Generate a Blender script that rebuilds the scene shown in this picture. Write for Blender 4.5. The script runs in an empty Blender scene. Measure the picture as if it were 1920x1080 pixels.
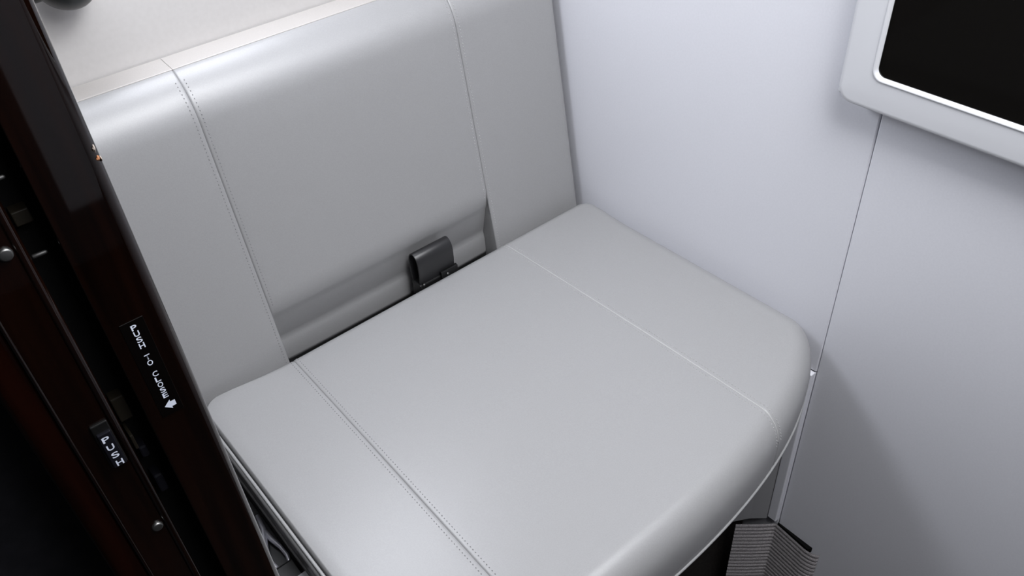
import bpy, bmesh, math, random
from mathutils import Vector, Matrix

random.seed(7)
C = bpy.context.scene.collection
SC = bpy.context.scene
PI = math.pi

# ------------------------------------------------------------------ camera
cam_d = bpy.data.cameras.new('camera')
cam = bpy.data.objects.new('camera', cam_d)
C.objects.link(cam)
R0 = (0.765484, -0.641062, -0.055439)      # image right, in world axes
R1 = (-0.445477, -0.465819, -0.764567)     # image down
R2 = (0.464310, 0.609961, -0.642155)       # view direction
M = Matrix(((R0[0], -R1[0], -R2[0], 0.0),
            (R0[1], -R1[1], -R2[1], 0.0),
            (R0[2], -R1[2], -R2[2], 1.0771),
            (0, 0, 0, 1)))
cam.matrix_world = M
cam_d.sensor_width = 36.0
cam_d.sensor_fit = 'HORIZONTAL'
cam_d.lens = 1577.48 / 1920 * 36.0
cam_d.clip_start = 0.01
SC.camera = cam

# ------------------------------------------------------------------ world, light, exposure
w = bpy.data.worlds.new('world')
SC.world = w
w.use_nodes = True
w.node_tree.nodes['Background'].inputs[0].default_value = (0.80, 0.86, 1.0, 1)
w.node_tree.nodes['Background'].inputs[1].default_value = 0.03

def area(name, loc, target, sx, sy, power, col):
    d = bpy.data.lights.new(name, 'AREA')
    d.shape = 'RECTANGLE'
    d.size = sx
    d.size_y = sy
    d.energy = power
    d.color = col
    o = bpy.data.objects.new(name, d)
    C.objects.link(o)
    o.location = loc
    v = Vector(target) - Vector(loc)
    o.rotation_euler = v.to_track_quat('-Z', 'Y').to_euler()
    return o

# daylight coming in through the cabin window above the backrest
area('window_daylight', (0.245, 0.712, 1.03), (0.31, 0.30, 0.68), 0.29, 0.14, 1.95, (0.89, 0.92, 1.0))
# added fill light under the ceiling, above the camera, from no seen lamp
area('ceiling_fill', (0.39, 0.06, 1.435), (0.39, 0.06, 0.0), 0.38, 0.34, 7.8, (0.97, 0.975, 1.0))
# second added fill, unseen, turned towards the seat to lift the backrest
area('seat_fill', (0.30, -0.20, 1.42), (0.30, 0.60, 0.60), 0.40, 0.34, 5.0, (0.97, 0.975, 1.0))

SC.view_settings.view_transform = 'Standard'
SC.view_settings.look = 'None'
SC.view_settings.gamma = 1.0
SC.view_settings.use_curve_mapping = False
SC.view_settings.exposure = 0.0

# ------------------------------------------------------------------ materials
def mat(name, col, rough=0.5, metal=0.0, spec=0.5, coat=0.0, coat_rough=0.05):
    m = bpy.data.materials.new(name)
    m.use_nodes = True
    b = m.node_tree.nodes['Principled BSDF']
    b.inputs['Base Color'].default_value = (*col, 1)
    b.inputs['Roughness'].default_value = rough
    b.inputs['Metallic'].default_value = metal
    b.inputs['Specular IOR Level'].default_value = spec
    b.inputs['Coat Weight'].default_value = coat
    b.inputs['Coat Roughness'].default_value = coat_rough
    return m

def add_grain(m, scale, c0, c1, bump=0.0, detail=4.0, stretch=(1, 1, 1), dist=0.001, lo=0.35, hi=0.65):
    """noise in object space that mixes two close colours and gives fine relief"""
    nt = m.node_tree
    b = nt.nodes['Principled BSDF']
    tc = nt.nodes.new('ShaderNodeTexCoord')
    mp = nt.nodes.new('ShaderNodeMapping')
    mp.inputs['Scale'].default_value = stretch
    n = nt.nodes.new('ShaderNodeTexNoise')
    n.inputs['Scale'].default_value = scale
    n.inputs['Detail'].default_value = detail
    r = nt.nodes.new('ShaderNodeValToRGB')
    r.color_ramp.elements[0].position = lo
    r.color_ramp.elements[1].position = hi
    r.color_ramp.elements[0].color = (*c0, 1)
    r.color_ramp.elements[1].color = (*c1, 1)
    nt.links.new(tc.outputs['Object'], mp.inputs['Vector'])
    nt.links.new(mp.outputs['Vector'], n.inputs['Vector'])
    nt.links.new(n.outputs['Fac'], r.inputs['Fac'])
    nt.links.new(r.outputs['Color'], b.inputs['Base Color'])
    if bump:
        bp = nt.nodes.new('ShaderNodeBump')
        bp.inputs['Strength'].default_value = bump
        bp.inputs['Distance'].default_value = dist
        nt.links.new(n.outputs['Fac'], bp.inputs['Height'])
        nt.links.new(bp.outputs['Normal'], b.inputs['Normal'])
    return m

LEATHER = mat('leather', (0.34, 0.34, 0.34), 0.37, 0, 0.6)
add_grain(LEATHER, 900, (0.302, 0.302, 0.305), (0.320, 0.320, 0.323), 0.08, 3.0, dist=0.0004)
WALLM = mat('wall_laminate', (0.74, 0.75, 0.775), 0.45, 0, 0.4)
add_grain(WALLM, 500, (0.765, 0.772, 0.822), (0.785, 0.792, 0.842), 0.06, 3.0, dist=0.0004)
BACKM = mat('sidewall_liner', (0.72, 0.70, 0.68), 0.6, 0, 0.3)
add_grain(BACKM, 200, (0.55, 0.533, 0.52), (0.57, 0.553, 0.54), 0.0)
WARM_BOUNCE = mat('leather_warm_bounce', (0.44, 0.42, 0.405), 0.5)  # leather made lighter and warmer to paint in the back wall's reflection
add_grain(WARM_BOUNCE, 900, (0.40, 0.38, 0.362), (0.42, 0.40, 0.382), 0.08, 3.0, dist=0.0004)
THREAD_D = mat('grey_thread', (0.19, 0.19, 0.195), 0.7)
THREAD_LIT = mat('lit_thread', (0.44, 0.44, 0.44), 0.6)  # paler than the left thread: light caught along the right seam, painted in
BEZEL = mat('bezel_plastic', (0.69, 0.70, 0.73), 0.42, 0, 0.5)
SCREEN = mat('screen_glass', (0.006, 0.0055, 0.005), 0.04, 0, 0.5)
WOOD = mat('dark_wood', (0.010, 0.0035, 0.002), 0.5, 0, 0.0, coat=1.0, coat_rough=0.04)
add_grain(WOOD, 60, (0.0016, 0.0006, 0.0004), (0.0052, 0.0016, 0.0008), 0.0, 6.0, (3, 3, 0.12))
WOODR = mat('reddish_wood', (0.012, 0.003, 0.0018), 0.5, 0, 0.0, coat=0.4, coat_rough=0.1)
add_grain(WOODR, 60, (0.0030, 0.0008, 0.0005), (0.0075, 0.0017, 0.0009), 0.0, 6.0, (3, 3, 0.12))
BLACK = mat('black_plastic', (0.004, 0.004, 0.004), 0.35)
MATTB = mat('matt_black', (0.003, 0.003, 0.003), 0.9, 0, 0.1)
NAVY = mat('blue_black_panel', (0.006, 0.006, 0.0075), 0.6, 0, 0.2)
add_grain(NAVY, 90, (0.010, 0.010, 0.0125), (0.015, 0.015, 0.018), 0.0)
STEEL = mat('steel', (0.20, 0.20, 0.195), 0.42, 1.0)
PINM = mat('dull_pin_metal', (0.10, 0.10, 0.098), 0.55, 1.0)
PALEM = mat('pale_metal', (0.62, 0.62, 0.68), 0.35, 0.6)
WHITEP = mat('white_paper', (0.85, 0.86, 0.9), 0.6)
PRINT = mat('white_print', (0.62, 0.66, 0.76), 0.6)
PLAC = mat('placard_black', (0.0016, 0.0011, 0.0010), 0.3, 0, 0.12)
BUTTON = mat('button_black', (0.006, 0.006, 0.0085), 0.3, 0, 0.25)
STRAP = mat('black_strap', (0.010, 0.010, 0.011), 0.38, 0, 0.6)
CARPET = mat('grey_carpet', (0.20, 0.19, 0.19), 0.95, 0, 0.1)
add_grain(CARPET, 900, (0.24, 0.225, 0.23), (0.55, 0.52, 0.53), 0.5, 4.0, dist=0.002, lo=0.3, hi=0.7)
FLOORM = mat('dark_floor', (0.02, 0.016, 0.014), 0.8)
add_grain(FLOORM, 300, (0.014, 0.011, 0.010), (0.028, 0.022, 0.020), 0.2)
BASEM = mat('base_shroud', (0.30, 0.30, 0.31), 0.5)
CEILM = mat('ceiling_liner', (0.72, 0.72, 0.72), 0.7)
CHIPO = mat('bare_wood', (0.42, 0.16, 0.05), 0.7)
add_grain(CHIPO, 900, (0.20, 0.07, 0.03), (0.55, 0.24, 0.10), 0.3)
CHIPW = mat('chipped_lacquer', (0.35, 0.30, 0.26), 0.5)
KNOB = mat('grey_lamp_shell', (0.022, 0.024, 0.024), 0.35)
BROWN = mat('brown_metal', (0.011, 0.009, 0.006), 0.5, 0, 0.2)
JOINT = mat('joint_grey', (0.45, 0.43, 0.43), 0.8)
GLASS = mat('window_glass', (0.9, 0.93, 0.95), 0.05)
GLASS.node_tree.nodes['Principled BSDF'].inputs['Transmission Weight'].default_value = 1.0

# ------------------------------------------------------------------ helpers
def link(name, me, material, parent=None, smooth=False):
    o = bpy.data.objects.new(name, me)
    C.objects.link(o)
    if material:
        me.materials.append(material)
    if smooth:
        for p in me.polygons:
            p.use_smooth = True
    if parent:
        o.parent = parent
        o.matrix_parent_inverse = parent.matrix_world.inverted()
    return o

def from_bm(name, bm, material, parent=None, smooth=False):
    bmesh.ops.recalc_face_normals(bm, faces=bm.faces)
    me = bpy.data.meshes.new(name)
    bm.to_mesh(me)
    bm.free()
    return link(name, me, material, parent, smooth)

def tag(o, label, cat, group=None, kind=None):
    o['label'] = label
    o['category'] = cat
    if group:
        o['group'] = group
    if kind:
        o['kind'] = kind
    return o

def empty(name, loc):
    o = bpy.data.objects.new(name, None)
    C.objects.link(o)
    o.location = loc
    o.empty_display_size = 0.05
    bpy.context.view_layer.update()
    return o

def box(bm, x0, x1, y0, y1, z0, z1, bev=0.0, seg=2):
    t = bmesh.new()
    bmesh.ops.create_cube(t, size=1)
    for v in t.verts:
        v.co = Vector(((x0 + x1) / 2 + v.co.x * (x1 - x0), (y0 + y1) / 2 + v.co.y * (y1 - y0), (z0 + z1) / 2 + v.co.z * (z1 - z0)))
    if bev:
        bmesh.ops.bevel(t, geom=t.edges[:], offset=bev, segments=seg, affect='EDGES', profile=0.5)
    me = bpy.data.meshes.new('t')
    t.to_mesh(me)
    t.free()
    bm.from_mesh(me)
    bpy.data.meshes.remove(me)

def boxo(name, x0, x1, y0, y1, z0, z1, material, parent=None, bev=0.0, seg=2):
    bm = bmesh.new()
    box(bm, x0, x1, y0, y1, z0, z1, bev, seg)
    return from_bm(name, bm, material, parent)

def tube(bm, pts, r, n=8, closed=False):
    pts = [Vector(p) for p in pts]
    rings = []
    m = len(pts)
    prev = None
    for i, p in enumerate(pts):
        a = pts[(i - 1) % m] if (closed or i) else p
        b = pts[(i + 1) % m] if (closed or i < m - 1) else p
        d = (b - a).normalized()
        u = d.cross(Vector((0.13, 0.31, 0.94))) if prev is None else prev - d * prev.dot(d)
        u.normalize()
        prev = u
        v = d.cross(u)
        rr = r[i] if isinstance(r, (list, tuple)) else r
        rings.append([bm.verts.new(p + u * rr * math.cos(2 * PI * k / n) + v * rr * math.sin(2 * PI * k / n)) for k in range(n)])
    for i in range(m if closed else m - 1):
        A = rings[i]
        B = rings[(i + 1) % m]
        for k in range(n):
            bm.faces.new((A[k], A[(k + 1) % n], B[(k + 1) % n], B[k]))
    if not closed:
        bm.faces.new(rings[0][::-1])
        bm.faces.new(rings[-1])

def prism(bm, poly, z0, z1, axis='z', bev=0.0):
    """extrude a plan polygon"""
    def P(a, b, h):
        return Vector((a, b, h)) if axis == 'z' else (Vector((h, a, b)) if axis == 'x' else Vector((a, h, b)))
    lo = [bm.verts.new(P(a, b, z0)) for a, b in poly]
    hi = [bm.verts.new(P(a, b, z1)) for a, b in poly]
    n = len(poly)
    for i in range(n):
        bm.faces.new((lo[i], lo[(i + 1) % n], hi[(i + 1) % n], hi[i]))
    bm.faces.new(lo[::-1])
    bm.faces.new(hi)

def lathe(bm, prof, origin, axis, n=32):
    """prof: (radius, height) along axis"""
    ax = Vector(axis).normalized()
    u = ax.orthogonal().normalized()
    v = ax.cross(u)
    o = Vector(origin)
    rings = []
    for r, h in prof:
        if r < 1e-7:
            rings.append([bm.verts.new(o + ax * h)])
        else:
            rings.append([bm.verts.new(o + ax * h + u * r * math.cos(2 * PI * k / n) + v * r * math.sin(2 * PI * k / n)) for k in range(n)])
    for A, B in zip(rings, rings[1:]):
        for k in range(n):
            k2 = (k + 1) % n
            if len(A) == 1 and len(B) > 1:
                bm.faces.new((A[0], B[k2], B[k]))
            elif len(B) == 1 and len(A) > 1:
                bm.faces.new((A[k], A[k2], B[0]))
            elif len(A) > 1:
                bm.faces.new((A[k], A[k2], B[k2], B[k]))

def loft(name, rows, material, parent, closed_ends=True):
    """rows: list of equally long point lists -> one smooth surface"""
    bm = bmesh.new()
    vs = [[bm.verts.new(p) for p in r] for r in rows]
    for A, B in zip(vs, vs[1:]):
        for k in range(len(A) - 1):
            bm.faces.new((A[k], A[k + 1], B[k + 1], B[k]))
    me = bpy.data.meshes.new(name)
    bm.to_mesh(me)
    bm.free()
    return link(name, me, material, parent, True)

def smoothstep(a, b, x):
    t = min(1, max(0, (x - a) / (b - a)))
    return t * t * (3 - 2 * t)

# ------------------------------------------------------------------ the room shell
WX = 0.640            # face of the right-hand wall
FZ = -0.10            # floor level
WB = 0.770            # face of the back wall (cabin sidewall liner)
def struct(o, label, cat):
    return tag(o, label, cat, kind='structure')

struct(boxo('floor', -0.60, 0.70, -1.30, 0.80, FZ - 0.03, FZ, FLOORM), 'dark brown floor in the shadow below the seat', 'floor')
struct(boxo('ceiling', -0.60, 0.70, -1.30, 0.80, 1.45, 1.48, CEILM), 'plain off-white ceiling panel over the seat compartment', 'ceiling')

# back wall: upright liner, then leaning inwards round the window opening
bm = bmesh.new()
xa, xb = 0.03, 0.66
prof = [(WB, FZ), (WB, 0.93)]
prof2 = [(0.752, 1.20), (0.68, 1.34), (0.56, 1.45)]
def strip(bm, pr, x0, x1):
    prism(bm, pr + [(y + 0.02, z) for y, z in pr[::-1]], x0, x1, 'x')
strip(bm, prof, xa, xb)
strip(bm, prof2, xa, xb)
strip(bm, [prof[-1], prof2[0]], xa, 0.16)
strip(bm, [prof[-1], prof2[0]], 0.64, xb)
wb = from_bm('wall_back', bm, BACKM)
struct(wb, 'warm white liner wall rising behind the grey backrest', 'wall')
# window in the leaning part (above the picture): frame and pane
win = empty('window_1', (0.40, 0.76, 1.06))
struct(win, 'cabin window above the backrest letting in daylight', 'window')
bm = bmesh.new()
def wq(t):
    return (prof[-1][0] + (prof2[0][0] - prof[-1][0]) * t, prof[-1][1] + (prof2[0][1] - prof[-1][1]) * t)
y0, z0 = wq(0.0)
y1, z1 = wq(1.0)
tube(bm, [(0.16, y0, z0), (0.64, y0, z0), (0.64, y1, z1), (0.16, y1, z1)], 0.008, 8, True)
from_bm('window_frame', bm, BEZEL, win, True)
bm = bmesh.new()
vs = [bm.verts.new(p) for p in ((0.16, y0 + 0.02, z0), (0.64, y0 + 0.02, z0), (0.64, y1 + 0.02, z1), (0.16, y1 + 0.02, z1))]
bm.faces.new(vs)
from_bm('pane', bm, GLASS, win)

# right wall: two tall laminate panels with a joint, a low trim strip
wr = boxo('wall_right', WX + 0.003, WX + 0.03, -1.30, 0.80, FZ, 1.45, JOINT)
struct(wr, 'smooth white laminate wall to the right of the seat', 'wall')
boxo('panel', WX, WX + 0.012, 0.3047, 0.80, 0.398, 1.45, WALLM, wr, 0.0012, 2)
boxo('panel', WX + 0.0003, WX + 0.012, -1.30, 0.3040, FZ, 1.45, WALLM, wr, 0.0012, 2)
boxo('panel', WX + 0.0005, WX + 0.012, 0.3052, 0.80, FZ, 0.396, WALLM, wr, 0.0008, 2)
t1 = boxo('trim_1', WX - 0.006, WX + 0.006, 0.3060, 0.3185, 0.123, 0.396, WALLM, None, 0.0012, 2)
struct(t1, 'narrow pale trim strip on the wall beside the cushion front', 'trim')

# partition on the left, behind the dark post
struct(boxo('wall_left', 0.020, 0.048, 0.34, WB, FZ, 1.45, WOOD), 'dark wooden partition hidden behind the door post', 'wall')
# the room behind the photographer: a pale cabinet wall beside a dark aisle
struct(boxo('wall_front', 0.105, 0.66, -1.04, -1.0, 0.20, 1.45, WALLM), 'pale cabinet wall facing the seat across the room', 'wall')

# ------------------------------------------------------------------ bench seat
seat = empty('bench_seat', (0.36, 0.45, FZ))
tag(seat, 'grey leather bench seat with stitched side panels against the white wall', 'seat')

# --- cushion
XL, XR = 0.097, 0.6385
YB, YF = 0.6655, 0.2404
X1, Y1 = 0.3396, 0.3403          # where the broad front-right corner starts and ends
SL, SR = 0.202, 0.4922           # seams at the back edge
KL, KR = -0.006, 0.0059          # their sideways drift towards the front
ZM, ZB, CE = 0.427, 0.3995, 0.75
def cushion_outline():
    """plan outline with inward normal and edge radius: back-left -> back -> right -> front -> left"""
    o = []
    for i in range(70):
        o.append((XL + 0.022 + (XR - 0.024 - XL - 0.022) * i / 69, YB))
    for i in range(1, 13):
        t = PI / 2 * i / 12
        o.append((XR - 0.024 + 0.024 * math.sin(t), YB - 0.024 + 0.024 * math.cos(t)))
    for i in range(1, 34):
        o.append((XR, YB - 0.024 + (Y1 - YB + 0.024) * i / 34))
    for i in range(70):
        t = PI / 2 * i / 69
        o.append((X1 + (XR - X1) * math.cos(t), Y1 - (Y1 - YF) * math.sin(t)))
    for i in range(1, 14):
        o.append((X1 + (0.165 - X1) * i / 14, YF))
    for i in range(16):
        t = PI / 2 * i / 15
        o.append((0.165 - (0.165 - XL) * math.sin(t), YF + 0.068 - 0.068 * math.cos(t)))
    for i in range(1, 40):
        o.append((XL, YF + 0.068 + (YB - 0.022 - YF - 0.068) * i / 40))
    for i in range(6):
        t = PI / 2 * i / 5.5
        o.append((XL + 0.022 - 0.022 * math.cos(t), YB - 0.022 + 0.022 * math.sin(t)))
    res = []
    n = len(o)
    for i, p in enumerate(o):
        q0, q1 = o[i - 1], o[(i + 1) % n]
        d = Vector((q1[0] - q0[0], q1[1] - q0[1])).normalized()
        nrm = Vector((d.y, -d.x))
        x, y = p
        r = 0.026
        r = r + (0.018 - r) * smoothstep(0.58, 0.635, y)
        r = r + (0.005 - r) * smoothstep(0.20, 0.115, x)
        res.append((Vector(p), nrm, r))
    return res
OUT = cushion_outline()
FRONT = sorted([(o[0].x, o[0].y) for o in OUT if o[0].y < 0.34 and o[0].x > XL + 1e-4])
def z_top(x, y):
    cr = max(0.0, 1 - ((y - 0.45) / 0.22) ** 2) * max(0.0, 1 - abs((x - 0.367) / 0.27) ** 4)
    return 0.4615 + 0.0075 * (YB - y) / 0.43 + 0.002 * cr
def cushion_front(x):
    for (xa, ya), (xb, yb) in zip(FRONT, FRONT[1:]):
        if xa <= x <= xb and xb > xa:
            return ya + (yb - ya) * (x - xa) / (xb - xa)
    return FRONT[-1][1] if x > 0.4 else FRONT[0][1]
def edge_height(x, y, d, r):
    q = max(0.0, 1 - d / r)
    return ZM + (z_top(x, y) - ZM) * max(0.0, 1 - q * q) ** (CE / 2)
def cushion_pt(x, v):
    """v 0..1 : back edge -> front edge along a line of constant x (drifting with the seams)"""
    k = KL if x < 0.33 else KR
    yf = cushion_front(x + k)
    y = YB - (YB - yf) * (0.5 - 0.5 * math.cos(PI * v))
    xx = x + k * (YB - y) / 0.40
    z = edge_height(xx, y, YB - y, 0.018)
    if y < 0.40:
        d = min(math.hypot(xx - o[0].x, y - o[0].y) for o in OUT if o[0].y < 0.40)
        d = min(d, y - yf)
        z = min(z, edge_height(xx, y, d, 0.026))
    return Vector((xx, y, z))

def normal_of(f, x, v, sgn):
    e = 1e-4
    v_ = min(max(v, 2e-4), 1 - 2e-4)
    a = f(x + e, v_) - f(x - e, v_)
    b = f(x, v_ + 1e-4) - f(x, v_ - 1e-4)
    n = a.cross(b)
    if n.length < 1e-12:
        return Vector((0, 0, 1))
    return n.normalized() * sgn

def xsamples(xa, xb, n, ra, rb, nr=7):
    """samples across a panel, denser towards its rounded ends"""
    s = []
    for i in range(nr):
        s.append(xa + ra * (1 - math.cos(i / nr * PI / 2)))
    lo, hi = xa + ra, xb - rb
    for i in range(n + 1):
        s.append(lo + (hi - lo) * i / n)
    for i in range(nr - 1, -1, -1):
        s.append(xb - rb * (1 - math.cos(i / nr * PI / 2)))
    return s

GR, GD = 0.0022, 0.0014       # seam rounding
def panel(name, f, sgn, xa, xb, seam_a, seam_b, vs, parent, ra, rb, side=0.0, n=40, lift=0.0, gd=GD):
    xs = xsamples(xa, xb, n, GR if seam_a else ra, GR if seam_b else rb)
    rows = []
    for x in xs:
        row = []
        for v in vs:
            p = f(x, v)
            nn = normal_of(f, x, v, sgn)
            d = 0.0
            if seam_a and x < xa + GR:
                d = gd * (1 - math.sqrt(max(0, 1 - (1 - (x - xa) / GR) ** 2)))
            if seam_b and x > xb - GR:
                d = gd * (1 - math.sqrt(max(0, 1 - (1 - (xb - x) / GR) ** 2)))
            row.append(p - nn * (d - lift))
        rows.append(row)
    def capside(x, row):
        return [p - normal_of(f, x, v, sgn) * side for p, v in zip(row, vs)]
    if side:
        if seam_a:
            rows.insert(0, capside(xs[0], rows[0]))
        if seam_b:
            rows.append(capside(xs[-1], rows[-1]))
    o = loft(name, rows, LEATHER, parent)
    return o

def build_cushion():
    bm = bmesh.new()
    rings = []
    for z, tuck in ((ZB - 0.004, 0.006), (ZB, 0.0015), ((ZB + ZM) / 2, 0.0003)):
        rings.append([(o.x + n.x * tuck, o.y + n.y * tuck, z) for o, n, r in OUT])
    for i in range(17):
        a = PI / 2 * (1 - (i / 16) ** 1.0)
        ring = []
        for o, n, r in OUT:
            p = o + n * r * (1 - math.sin(a))
            ring.append((p.x, p.y, ZM + (z_top(p.x, p.y) - ZM) * max(0.0, math.cos(a)) ** CE))
        rings.append(ring)
    last = rings[-1]
    cx, cy = 0.36, 0.455
    for i in range(1, 22):
        t = 1 - i / 22
        rings.append([(cx + (p[0] - cx) * t, cy + (p[1] - cy) * t, z_top(cx + (p[0] - cx) * t, cy + (p[1] - cy) * t)) for p in last])
    vs = [[bm.verts.new(p) for p in r] for r in rings]
    n = len(OUT)
    for A, B in zip(vs, vs[1:]):
        for k in range(n):
            bm.faces.new((A[k], A[(k + 1) % n], B[(k + 1) % n], B[k]))
    c = bm.verts.new((cx, cy, z_top(cx, cy)))
    for k in range(n):
        bm.faces.new((vs[-1][k], vs[-1][(k + 1) % n], c))
    bmesh.ops.recalc_face_normals(bm, faces=bm.faces)
    seams = []
    for s_, k_ in ((SL, KL), (SR, KR)):
        nv = Vector((1, k_ / 0.40, 0)).normalized()
        base = Vector((s_, YB, 0))
        seams.append((base, nv))
        for off in (-0.0024, -0.0017, -0.0011, -0.0006, -0.0002, 0.0, 0.0002, 0.0006, 0.0011, 0.0017, 0.0024):
            bmesh.ops.bisect_plane(bm, geom=bm.verts[:] + bm.edges[:] + bm.faces[:], dist=1e-6, plane_co=base + nv * off, plane_no=nv)
    bm.normal_update()
    nrm = {v: v.normal.copy() for v in bm.verts}
    for v in bm.verts:
        for base, nv in seams:
            d = abs((v.co - base).dot(nv))
            if d < GR:
                v.co -= nrm[v] * GD * (1 - math.sqrt(max(0, 1 - (1 - d / GR) ** 2)))
    def piece(lo, hi):
        b2 = bm.copy()
        dead = []
        for f in b2.faces:
            c = f.calc_center_median()
            if lo is not None and (c - seams[lo][0]).dot(seams[lo][1]) < 0:
                dead.append(f)
            elif hi is not None and (c - seams[hi][0]).dot(seams[hi][1]) > 0:
                dead.append(f)
        bmesh.ops.delete(b2, geom=dead, context='FACES')
        return b2
    parts = [piece(None, 0), piece(0, 1), piece(1, None)]
    bm.free()
    return parts
def raw(name, bm, parent):
    me = bpy.data.meshes.new(name)
    bm.to_mesh(me)
    bm.free()
    return link(name, me, LEATHER, parent, True)
pl, pc, pr = build_cushion()
cush = raw('seat_cushion', pc, seat)
raw('side_panel', pl, cush)
raw('side_panel', pr, cush)

def stitches(name, f, sgn, xfun, vlist, parent, material, step=0.0037, ln=0.0023, wd=0.0008, lift=0.0001):
    """short stitches along the line x = xfun(v)"""
    bm = bmesh.new()
    pts = []
    N = 900
    prev = None
    acc = 0.0
    va, vb = vlist
    for i in range(N + 1):
        v = va + (vb - va) * i / N
        x = xfun(v)
        p = f(x, v)
        if prev is not None:
            acc += (p - prev).length
        pts.append((acc, p, normal_of(f, x, v, sgn)))
        prev = p
    s = 0.0
    j = 0
    while s < acc - ln:
        while pts[j][0] < s:
            j += 1
        p0 = pts[j][1]
        k = j
        while k < N and pts[k][0] < s + ln:
            k += 1
        p1 = pts[k][1]
        n = pts[j][2]
        d = (p1 - p0).normalized()
        c = d.cross(n).normalized()
        a = p0 + n * lift
        b = p1 + n * lift
        m = (a + b) / 2 + n * 0.0005
        q = [bm.verts.new(z) for z in (a - n * 0.0004, m - c * wd / 2 - n * 0.0005, m - c * wd / 2 + n * 0, m + c * wd / 2, m + c * wd / 2 - n * 0.0005, b - n * 0.0004)]
        bm.faces.new((q[0], q[2], q[3]))
        bm.faces.new((q[0], q[1], q[2]))
        bm.faces.new((q[0], q[3], q[4]))
        bm.faces.new((q[5], q[3], q[2]))
        bm.faces.new((q[5], q[2], q[1]))
        bm.faces.new((q[5], q[4], q[3]))
        s += step
    o = from_bm(name, bm, material, parent)
    o['kind'] = 'stuff'
    return o
OFF = 0.0042
for s_, m_ in ((SL, THREAD_D), (SR, THREAD_LIT)):
    for d_ in (-OFF, OFF):
        stitches('stitching', cushion_pt, -1, lambda v, s_=s_, d_=d_: s_ + d_, (0.06, 0.985), cush, m_)
# welt in each seam: groove shade painted dark, right ridge's light painted pale
for s_, m_ in ((SL, THREAD_D), (SR, THREAD_LIT)):
    bm = bmesh.new()
    tube(bm, [cushion_pt(s_, 0.05 + 0.93 * i / 160) - normal_of(cushion_pt, s_, 0.05 + 0.93 * i / 160, -1) * (0.0013 if m_ is THREAD_D else 0.0007) for i in range(161)], 0.0006, 6)
    from_bm('seam', bm, m_, cush, True)

# piping round the lower edge of the cushion and along its left edge
bm = bmesh.new()
tube(bm, [(o.x + n.x * 0.0012, o.y + n.y * 0.0012, ZB - 0.0005) for o, n, r in OUT], 0.0016, 8, True)
from_bm('piping', bm, LEATHER, cush, True)
bm = bmesh.new()
tube(bm, [(XL - 0.0003, 0.645 - 0.32 * i / 40, 0.4578 + 0.0075 * (0.02 + 0.32 * i / 40) / 0.43) for i in range(41)], 0.0016, 8)
tube(bm, [(XL - 0.0010, 0.645 - 0.32 * i / 40, 0.4460) for i in range(41)], 0.0018, 8)
from_bm('piping', bm, LEATHER, cush, True)
bm = bmesh.new()
prism(bm, [(o.x + n.x * 0.008, o.y + n.y * 0.008) for o, n, r in OUT], 0.388, ZB)
from_bm('cushion_pan', bm, LEATHER, cush)

# --- base shroud under the cushion
bm = bmesh.new()
base_poly = [(0.105, 0.66), (0.105, 0.40), (0.14, 0.37), (0.52, 0.37), (0.585, 0.352), (0.618, 0.333), (0.634, 0.319), (0.638, 0.319), (0.638, 0.66)]
prism(bm, base_poly, 0.118, 0.390)
from_bm('base_shroud', bm, BASEM, seat)
bm = bmesh.new()
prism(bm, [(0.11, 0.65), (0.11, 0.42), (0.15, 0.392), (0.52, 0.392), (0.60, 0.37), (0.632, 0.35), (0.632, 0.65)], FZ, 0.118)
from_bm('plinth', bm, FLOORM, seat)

# --- backrest
def plane_y(z):
    return 0.671 + 0.146 * (z - 0.443)
TZ = 0.718
ARC_R, ARC_A = 0.0578, math.radians(53.6)
tang = Vector((0.146, 1.0)).normalized()         # (dy, dz)
perp = Vector((tang.y, -tang.x))                 # backwards
def upper_profile():
    """from z = 0.53 upwards: face, roll, top strip"""
    pts = []
    n = 26
    for i in range(n):
        z = 0.53 + (TZ - 0.53) * i / n
        pts.append((plane_y(z), z))
    T = Vector((plane_y(TZ), TZ))
    for i in range(19):
        a = ARC_A * i / 18
        p = T + tang * ARC_R * math.sin(a) + perp * ARC_R * (1 - math.cos(a))
        pts.append((p.x, p.y))
    y, z = pts[-1]
    pts.append((y + 0.0006, z + 0.0001))
    for i in range(1, 7):
        pts.append((y + 0.0006 + (WB - 0.001 - y) * i / 6, z + 0.0001 + 0.0012 * i / 6))
    return pts
UP = upper_profile()
def bez(p0, p1, p2, n):
    return [tuple(((1 - t) ** 2) * p0[k] + 2 * t * (1 - t) * p1[k] + t * t * p2[k] for k in (0, 1)) for t in [i / n for i in range(n)]]
side_low = [(plane_y(z), z) for z in [0.41 + (0.53 - 0.41) * i / 20 for i in range(20)]]
# centre: the lower edge turns back under itself, then a lower roll
k0 = (0.6965, 0.4575)
cen_low = [(0.700, 0.385), (0.6985, 0.400), (0.6968, 0.414), (0.6950, 0.426)] + bez((0.6950, 0.426), (0.6932, 0.446), k0, 8) + \
          [(k0[0] + 0.0003, k0[1] + 0.0008)] + \
          [(k0[0] + (0.6855 - k0[0]) * t, k0[1] + 0.002 + (0.502 - k0[1]) * t) for t in [i / 8 for i in range(1, 8)]] + \
          bez((0.6855, 0.502), (0.6815, 0.5165), (plane_y(0.53), 0.53), 8)
def prof_fn(pr):
    L = [0.0]
    for a, b in zip(pr, pr[1:]):
        L.append(L[-1] + math.dist(a, b))
    T = L[-1]
    L = [l / T for l in L]
    def f(x, v):
        v = min(1, max(0, v))
        i = 0
        while i < len(L) - 2 and L[i + 1] < v:
            i += 1
        t = (v - L[i]) / (L[i + 1] - L[i])
        y = pr[i][0] + (pr[i + 1][0] - pr[i][0]) * t
        z = pr[i][1] + (pr[i + 1][1] - pr[i][1]) * t
        return Vector((x, y, z))
    return f, L
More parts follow.
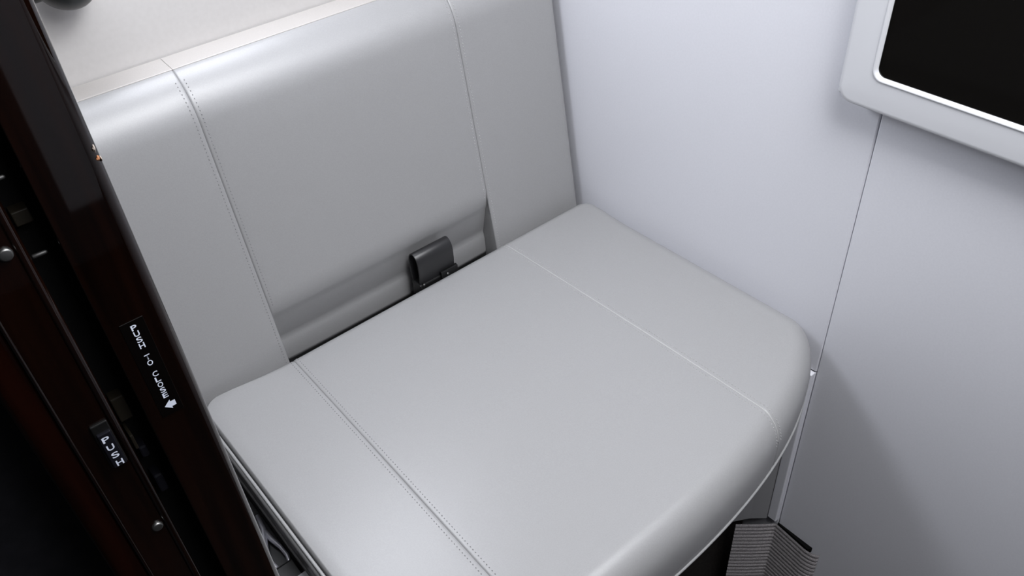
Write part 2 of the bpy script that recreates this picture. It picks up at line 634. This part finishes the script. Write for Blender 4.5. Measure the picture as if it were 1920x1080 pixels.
fS, LS = prof_fn(side_low + UP)
fC, LC = prof_fn(cen_low + UP)
BL, BR = 0.203, 0.4925
def puff(f, xa, xb, amp):
    def g(x, v):
        p = f(x, v)
        t = min(1, max(0, (x - xa) / (xb - xa)))
        h = amp * (1 - (2 * t - 1) ** 4)
        if p.z > 0.70:
            h *= max(0, 1 - (p.z - 0.70) / 0.06)
        return p + Vector((0, -h, 0.14 * h))
    return g
gC = puff(fC, BL, BR, 0.002)
gS1 = puff(fS, 0.06, BL, 0.001)
XE = 0.634
def gS2(x, v):
    p = fS(x, v)
    r = 0.012
    if x > XE - r:
        d = r * (1 - math.sqrt(max(0, 1 - ((x - (XE - r)) / r) ** 2)))
        p = p + Vector((0, d, -0.14 * d if p.z < 0.74 else -0.6 * d))
    return p
back = panel('backrest', gC, 1, BL, BR, True, True, LC, seat, 0, 0, 0.030, 30)
panel('side_panel', gS1, 1, 0.054, BL, False, True, LS, back, 0.005, 0, 0.034, 14)
panel('side_panel', gS2, 1, BR, XE, True, False, LS, back, 0, 0.012, 0.034, 16)
v_top = LS[len(side_low) + 26 + 16]
v_lo = LS[6]
for s_, g_, d_, L_, nlow, m_ in ((BL, gS1, -OFF, LS, len(side_low), THREAD_D), (BL, gC, OFF, LC, len(cen_low), THREAD_D),
                                 (BR, gC, -OFF, LC, len(cen_low), THREAD_LIT), (BR, gS2, OFF, LS, len(side_low), THREAD_LIT)):
    va = L_[6] if nlow == len(side_low) else L_[nlow - 4]
    vb = L_[nlow + 26 + 15]
    stitches('stitching', g_, 1, lambda v, s_=s_, d_=d_: s_ + d_, (va, vb), back, m_)
for s_, m_ in ((BL, THREAD_D), (BR, THREAD_D)):
    bm = bmesh.new()
    va, vb = LS[14], 0.999
    tube(bm, [fS(s_, va + (vb - va) * i / 160) - normal_of(fS, s_, va + (vb - va) * i / 160, 1) * 0.0013 for i in range(161)], 0.0006, 6)
    from_bm('seam', bm, m_, back, True)
# flat top band, warm wall reflection painted into its leather, one length per panel
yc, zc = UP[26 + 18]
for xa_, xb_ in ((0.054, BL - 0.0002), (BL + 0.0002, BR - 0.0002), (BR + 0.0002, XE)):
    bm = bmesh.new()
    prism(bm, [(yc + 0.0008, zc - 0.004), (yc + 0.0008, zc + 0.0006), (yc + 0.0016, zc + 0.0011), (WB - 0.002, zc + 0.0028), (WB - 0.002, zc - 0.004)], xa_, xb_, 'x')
    from_bm('top_band', bm, WARM_BOUNCE, back)
# hidden core that closes the back of the panels
bm = bmesh.new()
prism(bm, [(0.715, 0.38), (0.766, 0.38), (0.766, 0.752), (0.750, 0.752), (0.715, 0.52)], 0.056, 0.632, 'x')
from_bm('core', bm, MATTB, back)

# ------------------------------------------------------------------ lap belt loop in the recess of the backrest
belt = empty('seat_belt', (0.397, 0.672, 0.44))
tag(belt, 'black belt loop standing up from the recess under the backrest', 'seat belt')
cx0, cx1 = 0.372, 0.4215
loop = []
for i in range(25):
    a = PI * i / 24
    loop.append((0.671 - 0.0098 * math.cos(a), 0.4860 + 0.0150 * math.sin(a)))
loop = [(0.6660, 0.445), (0.6630, 0.460), (0.6614, 0.475)] + loop + [(0.6804, 0.475), (0.6785, 0.460), (0.6760, 0.445)]
bm = bmesh.new()
cen = Vector((0.671, 0.480))
outer = loop
inner = []
for i, p in enumerate(loop):
    a = Vector(loop[max(0, i - 1)])
    b = Vector(loop[min(len(loop) - 1, i + 1)])
    d = (b - a).normalized()
    n = Vector((d.y, -d.x))
    inner.append((p[0] + n.x * 0.0016, p[1] + n.y * 0.0016))
prism(bm, outer + inner[::-1], cx0, cx1, 'x')
ob = from_bm('webbing_loop', bm, STRAP, belt, True)
ob.data.polygons.foreach_set('use_smooth', [len(p.vertices) == 4 for p in ob.data.polygons])
md = ob.modifiers.new('bevel', 'BEVEL')
md.width = 0.0004
md.segments = 2
md.limit_method = 'ANGLE'
boxo('anchor_plate', cx0 - 0.001, cx1 + 0.002, 0.6615, 0.6795, 0.420, 0.4600, BLACK, belt, 0.0015)
boxo('clip', 0.400, 0.424, 0.6590, 0.6635, 0.4540, 0.4655, BLACK, belt, 0.0008)
for x in (0.376, 0.4085):
    bm = bmesh.new()
    lathe(bm, [(0.0, 0.0014), (0.0011, 0.0012), (0.0016, 0.0006), (0.0016, -0.001), (0, -0.001)], (x, 0.6612 if x < 0.4 else 0.6588, 0.4600), (0, -1, 0.25), 14)
    from_bm('rivet', bm, STEEL, belt, True)

# ------------------------------------------------------------------ second belt end tucked between cushion and post
b2 = empty('seat_belt', (0.080, 0.50, 0.392))
tag(b2, 'black belt end with pale metal tongue tucked left of the cushion', 'seat belt')
boxo('webbing', 0.058, 0.0955, 0.455, 0.640, 0.389, 0.392, STRAP, b2, 0.0008)
bm = bmesh.new()
tube(bm, [(0.0915, 0.555, 0.3955), (0.0885, 0.535, 0.3965), (0.0800, 0.515, 0.397), (0.0765, 0.500, 0.397), (0.0790, 0.489, 0.397)], [0.002, 0.0028, 0.0034, 0.003, 0.002], 10)
tube(bm, [(0.0885, 0.535, 0.3965), (0.0895, 0.520, 0.397), (0.0920, 0.507, 0.397), (0.0925, 0.495, 0.397), (0.0905, 0.487, 0.397)], [0.0026, 0.0026, 0.0022, 0.002, 0.0016], 10)
from_bm('metal_tongue', bm, PALEM, b2, True)
boxo('buckle', 0.056, 0.0955, 0.452, 0.487, 0.392, 0.402, BLACK, b2, 0.003)
boxo('label_tag', 0.0850, 0.0965, 0.435, 0.4655, 0.4020, 0.4028, WHITEP, b2, 0.0003, 1)

# ------------------------------------------------------------------ carpeted footing at the wall
def carpet_section():
    p = [(0.598, 0.3400), (0.6080, 0.3310), (0.6190, 0.3210), (0.6300, 0.3120), (0.6345, 0.3085), (0.6372, 0.3062)]
    for i in range(9):
        p.append((0.6372 - 0.0045 * i / 8, 0.3050 - 0.045 * i / 8))
    for i in range(1, 9):
        a = PI / 2 * i / 8
        p.append((0.6327 + 0.0070 * (1 - math.cos(a)), 0.2600 - 0.018 * math.sin(a)))
    return p
sec = carpet_section()
rows = []
nz = 320
for j in range(nz + 1):
    z = 0.1175 - (0.1175 - FZ) * j / nz
    d = 0.0009 * abs(math.sin(PI * z / 0.0078)) + 0.0003 * random.random()
    rows.append([Vector((x - d * 0.7, y - d * 0.7, z)) for x, y in sec])
cp = loft('carpeted_footing', rows, CARPET, None)
tag(cp, 'grey ribbed carpet footing at the bottom of the right wall', 'carpet')
bm = bmesh.new()
prism(bm, [(0.6402, 0.3045), (0.6386, 0.3045), (0.6345, 0.2560), (0.6402, 0.2530)], 0.110, 0.1185)
g1 = from_bm('trim_2', bm, MATTB)
struct(g1, 'thin black gap line above the ribbed carpet footing', 'trim')

# ------------------------------------------------------------------ monitor on the right wall
tv = empty('monitor', (WX, 0.09, 0.72))
tag(tv, 'wall-mounted black screen in a thick white rounded bezel', 'monitor')
def rrect(y0, y1, z0, z1, r, n=10):
    pts = []
    for cy, cz, a0 in ((y1 - r, z1 - r, 0), (y0 + r, z1 - r, PI / 2), (y0 + r, z0 + r, PI), (y1 - r, z0 + r, 1.5 * PI)):
        for i in range(n + 1):
            a = a0 + PI / 2 * i / n
            pts.append((cy + r * math.cos(a), cz + r * math.sin(a)))
    return pts
TY0, TY1, TZ0, TZ1 = -0.20, 0.3385, 0.7225, 1.07
XF = 0.620
def ringset(levels):
    bm = bmesh.new()
    rings = []
    for x, ins, r in levels:
        rings.append([bm.verts.new((x, y, z)) for y, z in rrect(TY0 + ins, TY1 - ins, TZ0 + ins, TZ1 - ins, r)])
    for A, B in zip(rings, rings[1:]):
        n = len(A)
        for k in range(n):
            bm.faces.new((A[k], A[(k + 1) % n], B[(k + 1) % n], B[k]))
    return bm, rings
bm, _ = ringset([(0.639, 0.008, 0.010), (0.632, 0.003, 0.012), (0.628, 0.0005, 0.0135), (0.6235, 0.0, 0.014), (0.6212, 0.0006, 0.0135), (0.6203, 0.0018, 0.0125), (XF, 0.004, 0.011), (XF, 0.0275, 0.0095)])
from_bm('bezel', bm, BEZEL, tv, True)
bm, _ = ringset([(XF + 0.0004, 0.0265, 0.0100), (XF - 0.0004, 0.0270, 0.0098), (XF - 0.0009, 0.0277, 0.0094), (XF - 0.0010, 0.0283, 0.0090), (XF - 0.0004, 0.0292, 0.0083), (XF + 0.0016, 0.0302, 0.0076), (XF + 0.0040, 0.0305, 0.0075)])
from_bm('inner_lip', bm, BEZEL, tv, True)
bm = bmesh.new()
bm.faces.new([bm.verts.new((XF + 0.0028, y, z)) for y, z in rrect(TY0 + 0.029, TY1 - 0.029, TZ0 + 0.029, TZ1 - 0.029, 0.008)])
from_bm('screen', bm, SCREEN, tv)
bm = bmesh.new()
lathe(bm, [(0, 0.004), (0.002, 0.0035), (0.0032, 0.0015), (0.0034, 0.0), (0.0034, -0.002), (0, -0.002)], (WX, 0.344, 0.722), (-1, 0, 0), 16)
from_bm('mounting_clip', bm, BEZEL, tv, True)

# ------------------------------------------------------------------ dark wooden post and sliding door at the left
YP = 0.300
ZT, ZB = 1.44, FZ
# post with a rounded room-side edge
bm = bmesh.new()
poly = [(0.0232, YP + 0.034), (0.0232, YP + 0.0008), (0.0240, YP)]
r = 0.0055
for i in range(9):
    a = PI / 2 * i / 8
    poly.append((0.0488 - r + r * math.sin(a), YP + r - r * math.cos(a)))
poly += [(0.0488, YP + 0.034)]
prism(bm, poly, ZB, ZT)
post = from_bm('trim_3', bm, WOOD)
for p in post.data.polygons:
    p.use_smooth = abs(p.normal.z) < 0.5
md = post.modifiers.new('wn', 'WEIGHTED_NORMAL')
md.keep_sharp = True
struct(post, 'glossy dark wooden door post lettered push to close', 'door post')
# lettering helper: upright capitals, stacked
def letter_mesh(ch, cx, cz, w, h, y, bm):
    cu = bpy.data.curves.new('letter', 'FONT')
    cu.body = ch
    cu.size = 1.0
    cu.offset = 0.016
    o = bpy.data.objects.new('letter', cu)
    C.objects.link(o)
    bpy.context.view_layer.update()
    me = bpy.data.meshes.new_from_object(o.evaluated_get(bpy.context.evaluated_depsgraph_get()))
    xs = [v.co.x for v in me.vertices]
    ys = [v.co.y for v in me.vertices]
    ax, bx, ay, by = min(xs), max(xs), min(ys), max(ys)
    sx = w / (bx - ax)
    sz = h / (by - ay)
    for v in me.vertices:
        v.co = Vector((cx + (v.co.x - (ax + bx) / 2) * sx, y, cz + (v.co.y - (ay + by) / 2) * sz))
    bm.from_mesh(me)
    bpy.data.objects.remove(o)
    bpy.data.curves.remove(cu)
    bpy.data.meshes.remove(me)
plac = boxo('placard', 0.0290, 0.0388, YP - 0.0003, YP + 0.001, 0.8020, 0.8572, PLAC, post, 0.0001, 1)
zP, zH = 0.8537, 0.8437
st = (zP - zH) / 3
bm = bmesh.new()
zz = zP
for ch in 'PUSH TO CLOSE':
    if ch != ' ':
        letter_mesh(ch, 0.0339, zz, 0.0023, 0.0028, YP - 0.0005, bm)
    zz -= st
from_bm('lettering', bm, PRINT, plac)
bm = bmesh.new()
ax0, ax1, az = 0.0316, 0.0366, 0.8076
ay = YP - 0.0005
bm.faces.new([bm.verts.new((x, ay, z)) for x, z in ((ax0, az), (ax0 + 0.0030, az + 0.0027), (ax0 + 0.0030, az + 0.0015), (ax1, az + 0.0015), (ax1, az - 0.0015), (ax0 + 0.0030, az - 0.0015), (ax0 + 0.0030, az - 0.0027))])
from_bm('arrow', bm, PRINT, plac)
# chipped spot on the edge
def chip(name, cx, cz, w, h, y, material, seed):
    rnd = random.Random(seed)
    bm = bmesh.new()
    c = bm.verts.new((cx, y - 0.0003, cz))
    ring = []
    for k in range(9):
        a = 2 * PI * k / 9
        q = 0.6 + 0.5 * rnd.random()
        x = cx + w * q * math.cos(a)
        ring.append(bm.verts.new((x, y + max(0, x - 0.0445) * 0.35 + 0.0004 * rnd.random(), cz + h * q * math.sin(a))))
    for k in range(9):
        bm.faces.new((c, ring[k], ring[(k + 1) % 9]))
    return from_bm(name, bm, material, post)
chip('chipped_spot', 0.0472, 0.9268, 0.0012, 0.0013, YP + 0.0008, CHIPO, 3)
chip('chipped_spot', 0.0473, 0.9306, 0.0007, 0.0020, YP + 0.0007, CHIPW, 5)
chip('chipped_spot', 0.0484, 0.9258, 0.0004, 0.0016, YP + 0.0015, CHIPW, 6)

# pocket between post and door edge, with its small fittings
pocket = boxo('trim_4', 0.0120, 0.0236, YP + 0.016, YP + 0.030, ZB, ZT, MATTB)
struct(pocket, 'narrow black door pocket between wooden post and door edge', 'door pocket')
def pin(z, x0, x1, yy=YP + 0.006):
    bm = bmesh.new()
    tube(bm, [(x0, yy, z), (x0 + 0.0004, yy, z), (x1 - 0.0006, yy, z), (x1, yy, z)], [0.0006, 0.0009, 0.0008, 0.0004], 10)
    return from_bm('catch_pin', bm, PINM, pocket, True)
pin(0.8975, 0.0135, 0.0190)
pin(0.9305, 0.0135, 0.0180)
boxo('stop_block', 0.0140, 0.0200, YP + 0.010, YP + 0.018, 0.9085, 0.9145, BROWN, pocket, 0.0005)
boxo('stop_block', 0.0140, 0.0195, YP + 0.010, YP + 0.018, 0.8020, 0.8160, BROWN, pocket, 0.0005)
boxo('latch_plate', 0.0150, 0.0190, YP + 0.008, YP + 0.018, 0.7520, 0.7640, BUTTON, pocket, 0.0008)
boxo('latch_plate', 0.0150, 0.0185, YP + 0.008, YP + 0.018, 0.7780, 0.7850, BUTTON, pocket, 0.0008)
boxo('latch_plate', 0.0140, 0.0155, YP + 0.006, YP + 0.018, 0.7870, 0.7960, BROWN, pocket, 0.0004)

# sliding door: its edge with bead, catches and push button; its reddish face
door = empty('door_1', (0.0, YP + 0.02, FZ))
struct(door, 'dark wooden sliding door edge with steel catches and push button', 'door')
boxo('door_edge', -0.0062, 0.0098, YP + 0.001, YP + 0.04, ZB, ZT, WOOD, door, 0.0006)
bm = bmesh.new()
tube(bm, [(0.0112, YP + 0.0012, ZB), (0.0112, YP + 0.0012, ZT)], 0.0017, 14)
from_bm('edge_bead', bm, WOOD, door, True)
bm = bmesh.new()
tube(bm, [(-0.0064, YP + 0.0006, ZB), (-0.0064, YP + 0.0006, ZT)], 0.0007, 10)
from_bm('edge_bead', bm, WOOD, door, True)
boxo('face_stile', -0.0200, -0.0072, YP + 0.001, YP + 0.04, ZB, ZT, WOODR, door, 0.002, 3)
for z in (0.9058, 0.7417):
    bm = bmesh.new()
    lathe(bm, [(0, 0.0017), (0.0018, 0.0017), (0.0022, 0.0016), (0.0025, 0.0012), (0.0026, 0.0006), (0.0026, -0.002), (0, -0.002)], (0.0063, YP + 0.001, z), (0, -1, 0), 28)
    from_bm('bullet_catch', bm, STEEL, door, True)
btn = boxo('push_button', 0.0026, 0.0084, YP - 0.0020, YP + 0.004, 0.7908, 0.8118, BUTTON, door, 0.0005, 2)
boxo('button_surround', 0.0018, 0.0090, YP - 0.0004, YP + 0.003, 0.7900, 0.8165, BLACK, door, 0.0005, 2)
bm = bmesh.new()
for i, ch in enumerate('PUSH'):
    letter_mesh(ch, 0.0051 + 0.0002 * i, 0.8085 - 0.0051 * i, 0.0030, 0.0033, YP - 0.0022, bm)
from_bm('lettering', bm, PRINT, btn)
# dark panel further left, set back
pnl = boxo('trim_5', -0.60, -0.0205, YP + 0.05, YP + 0.08, ZB, ZT, NAVY)
struct(pnl, 'blue-black fabric panel left of the dark wooden door', 'panel')

# ------------------------------------------------------------------ dark lamp head at the top-left
lamp = empty('reading_lamp', (0.148, WB, 0.872))
tag(lamp, 'dark grey rounded lamp head on the back wall, top left corner', 'lamp')
bm = bmesh.new()
lathe(bm, [(0, 0.0), (0.010, 0.0), (0.012, 0.004), (0.0, 0.030)], (0.148, WB, 0.868), (0, -1, 0), 24)
from_bm('mount', bm, KNOB, lamp, True)
bm = bmesh.new()
prof = []
for i in range(17):
    a = PI * i / 16
    prof.append((0.024 * math.sin(a) ** 0.8, -0.021 * math.cos(a)))
lathe(bm, prof, (0.1455, 0.744, 0.857), (0.2, -0.5, 0.85), 36)
from_bm('lamp_head', bm, KNOB, lamp, True)
bm = bmesh.new()
lathe(bm, [(0, -0.010), (0.006, -0.009), (0.0085, -0.004), (0.0085, 0.004), (0.006, 0.009), (0, 0.010)], (0.1235, 0.748, 0.853), (1, 0, 0.1), 24)
from_bm('pivot_knob', bm, KNOB, lamp, True)
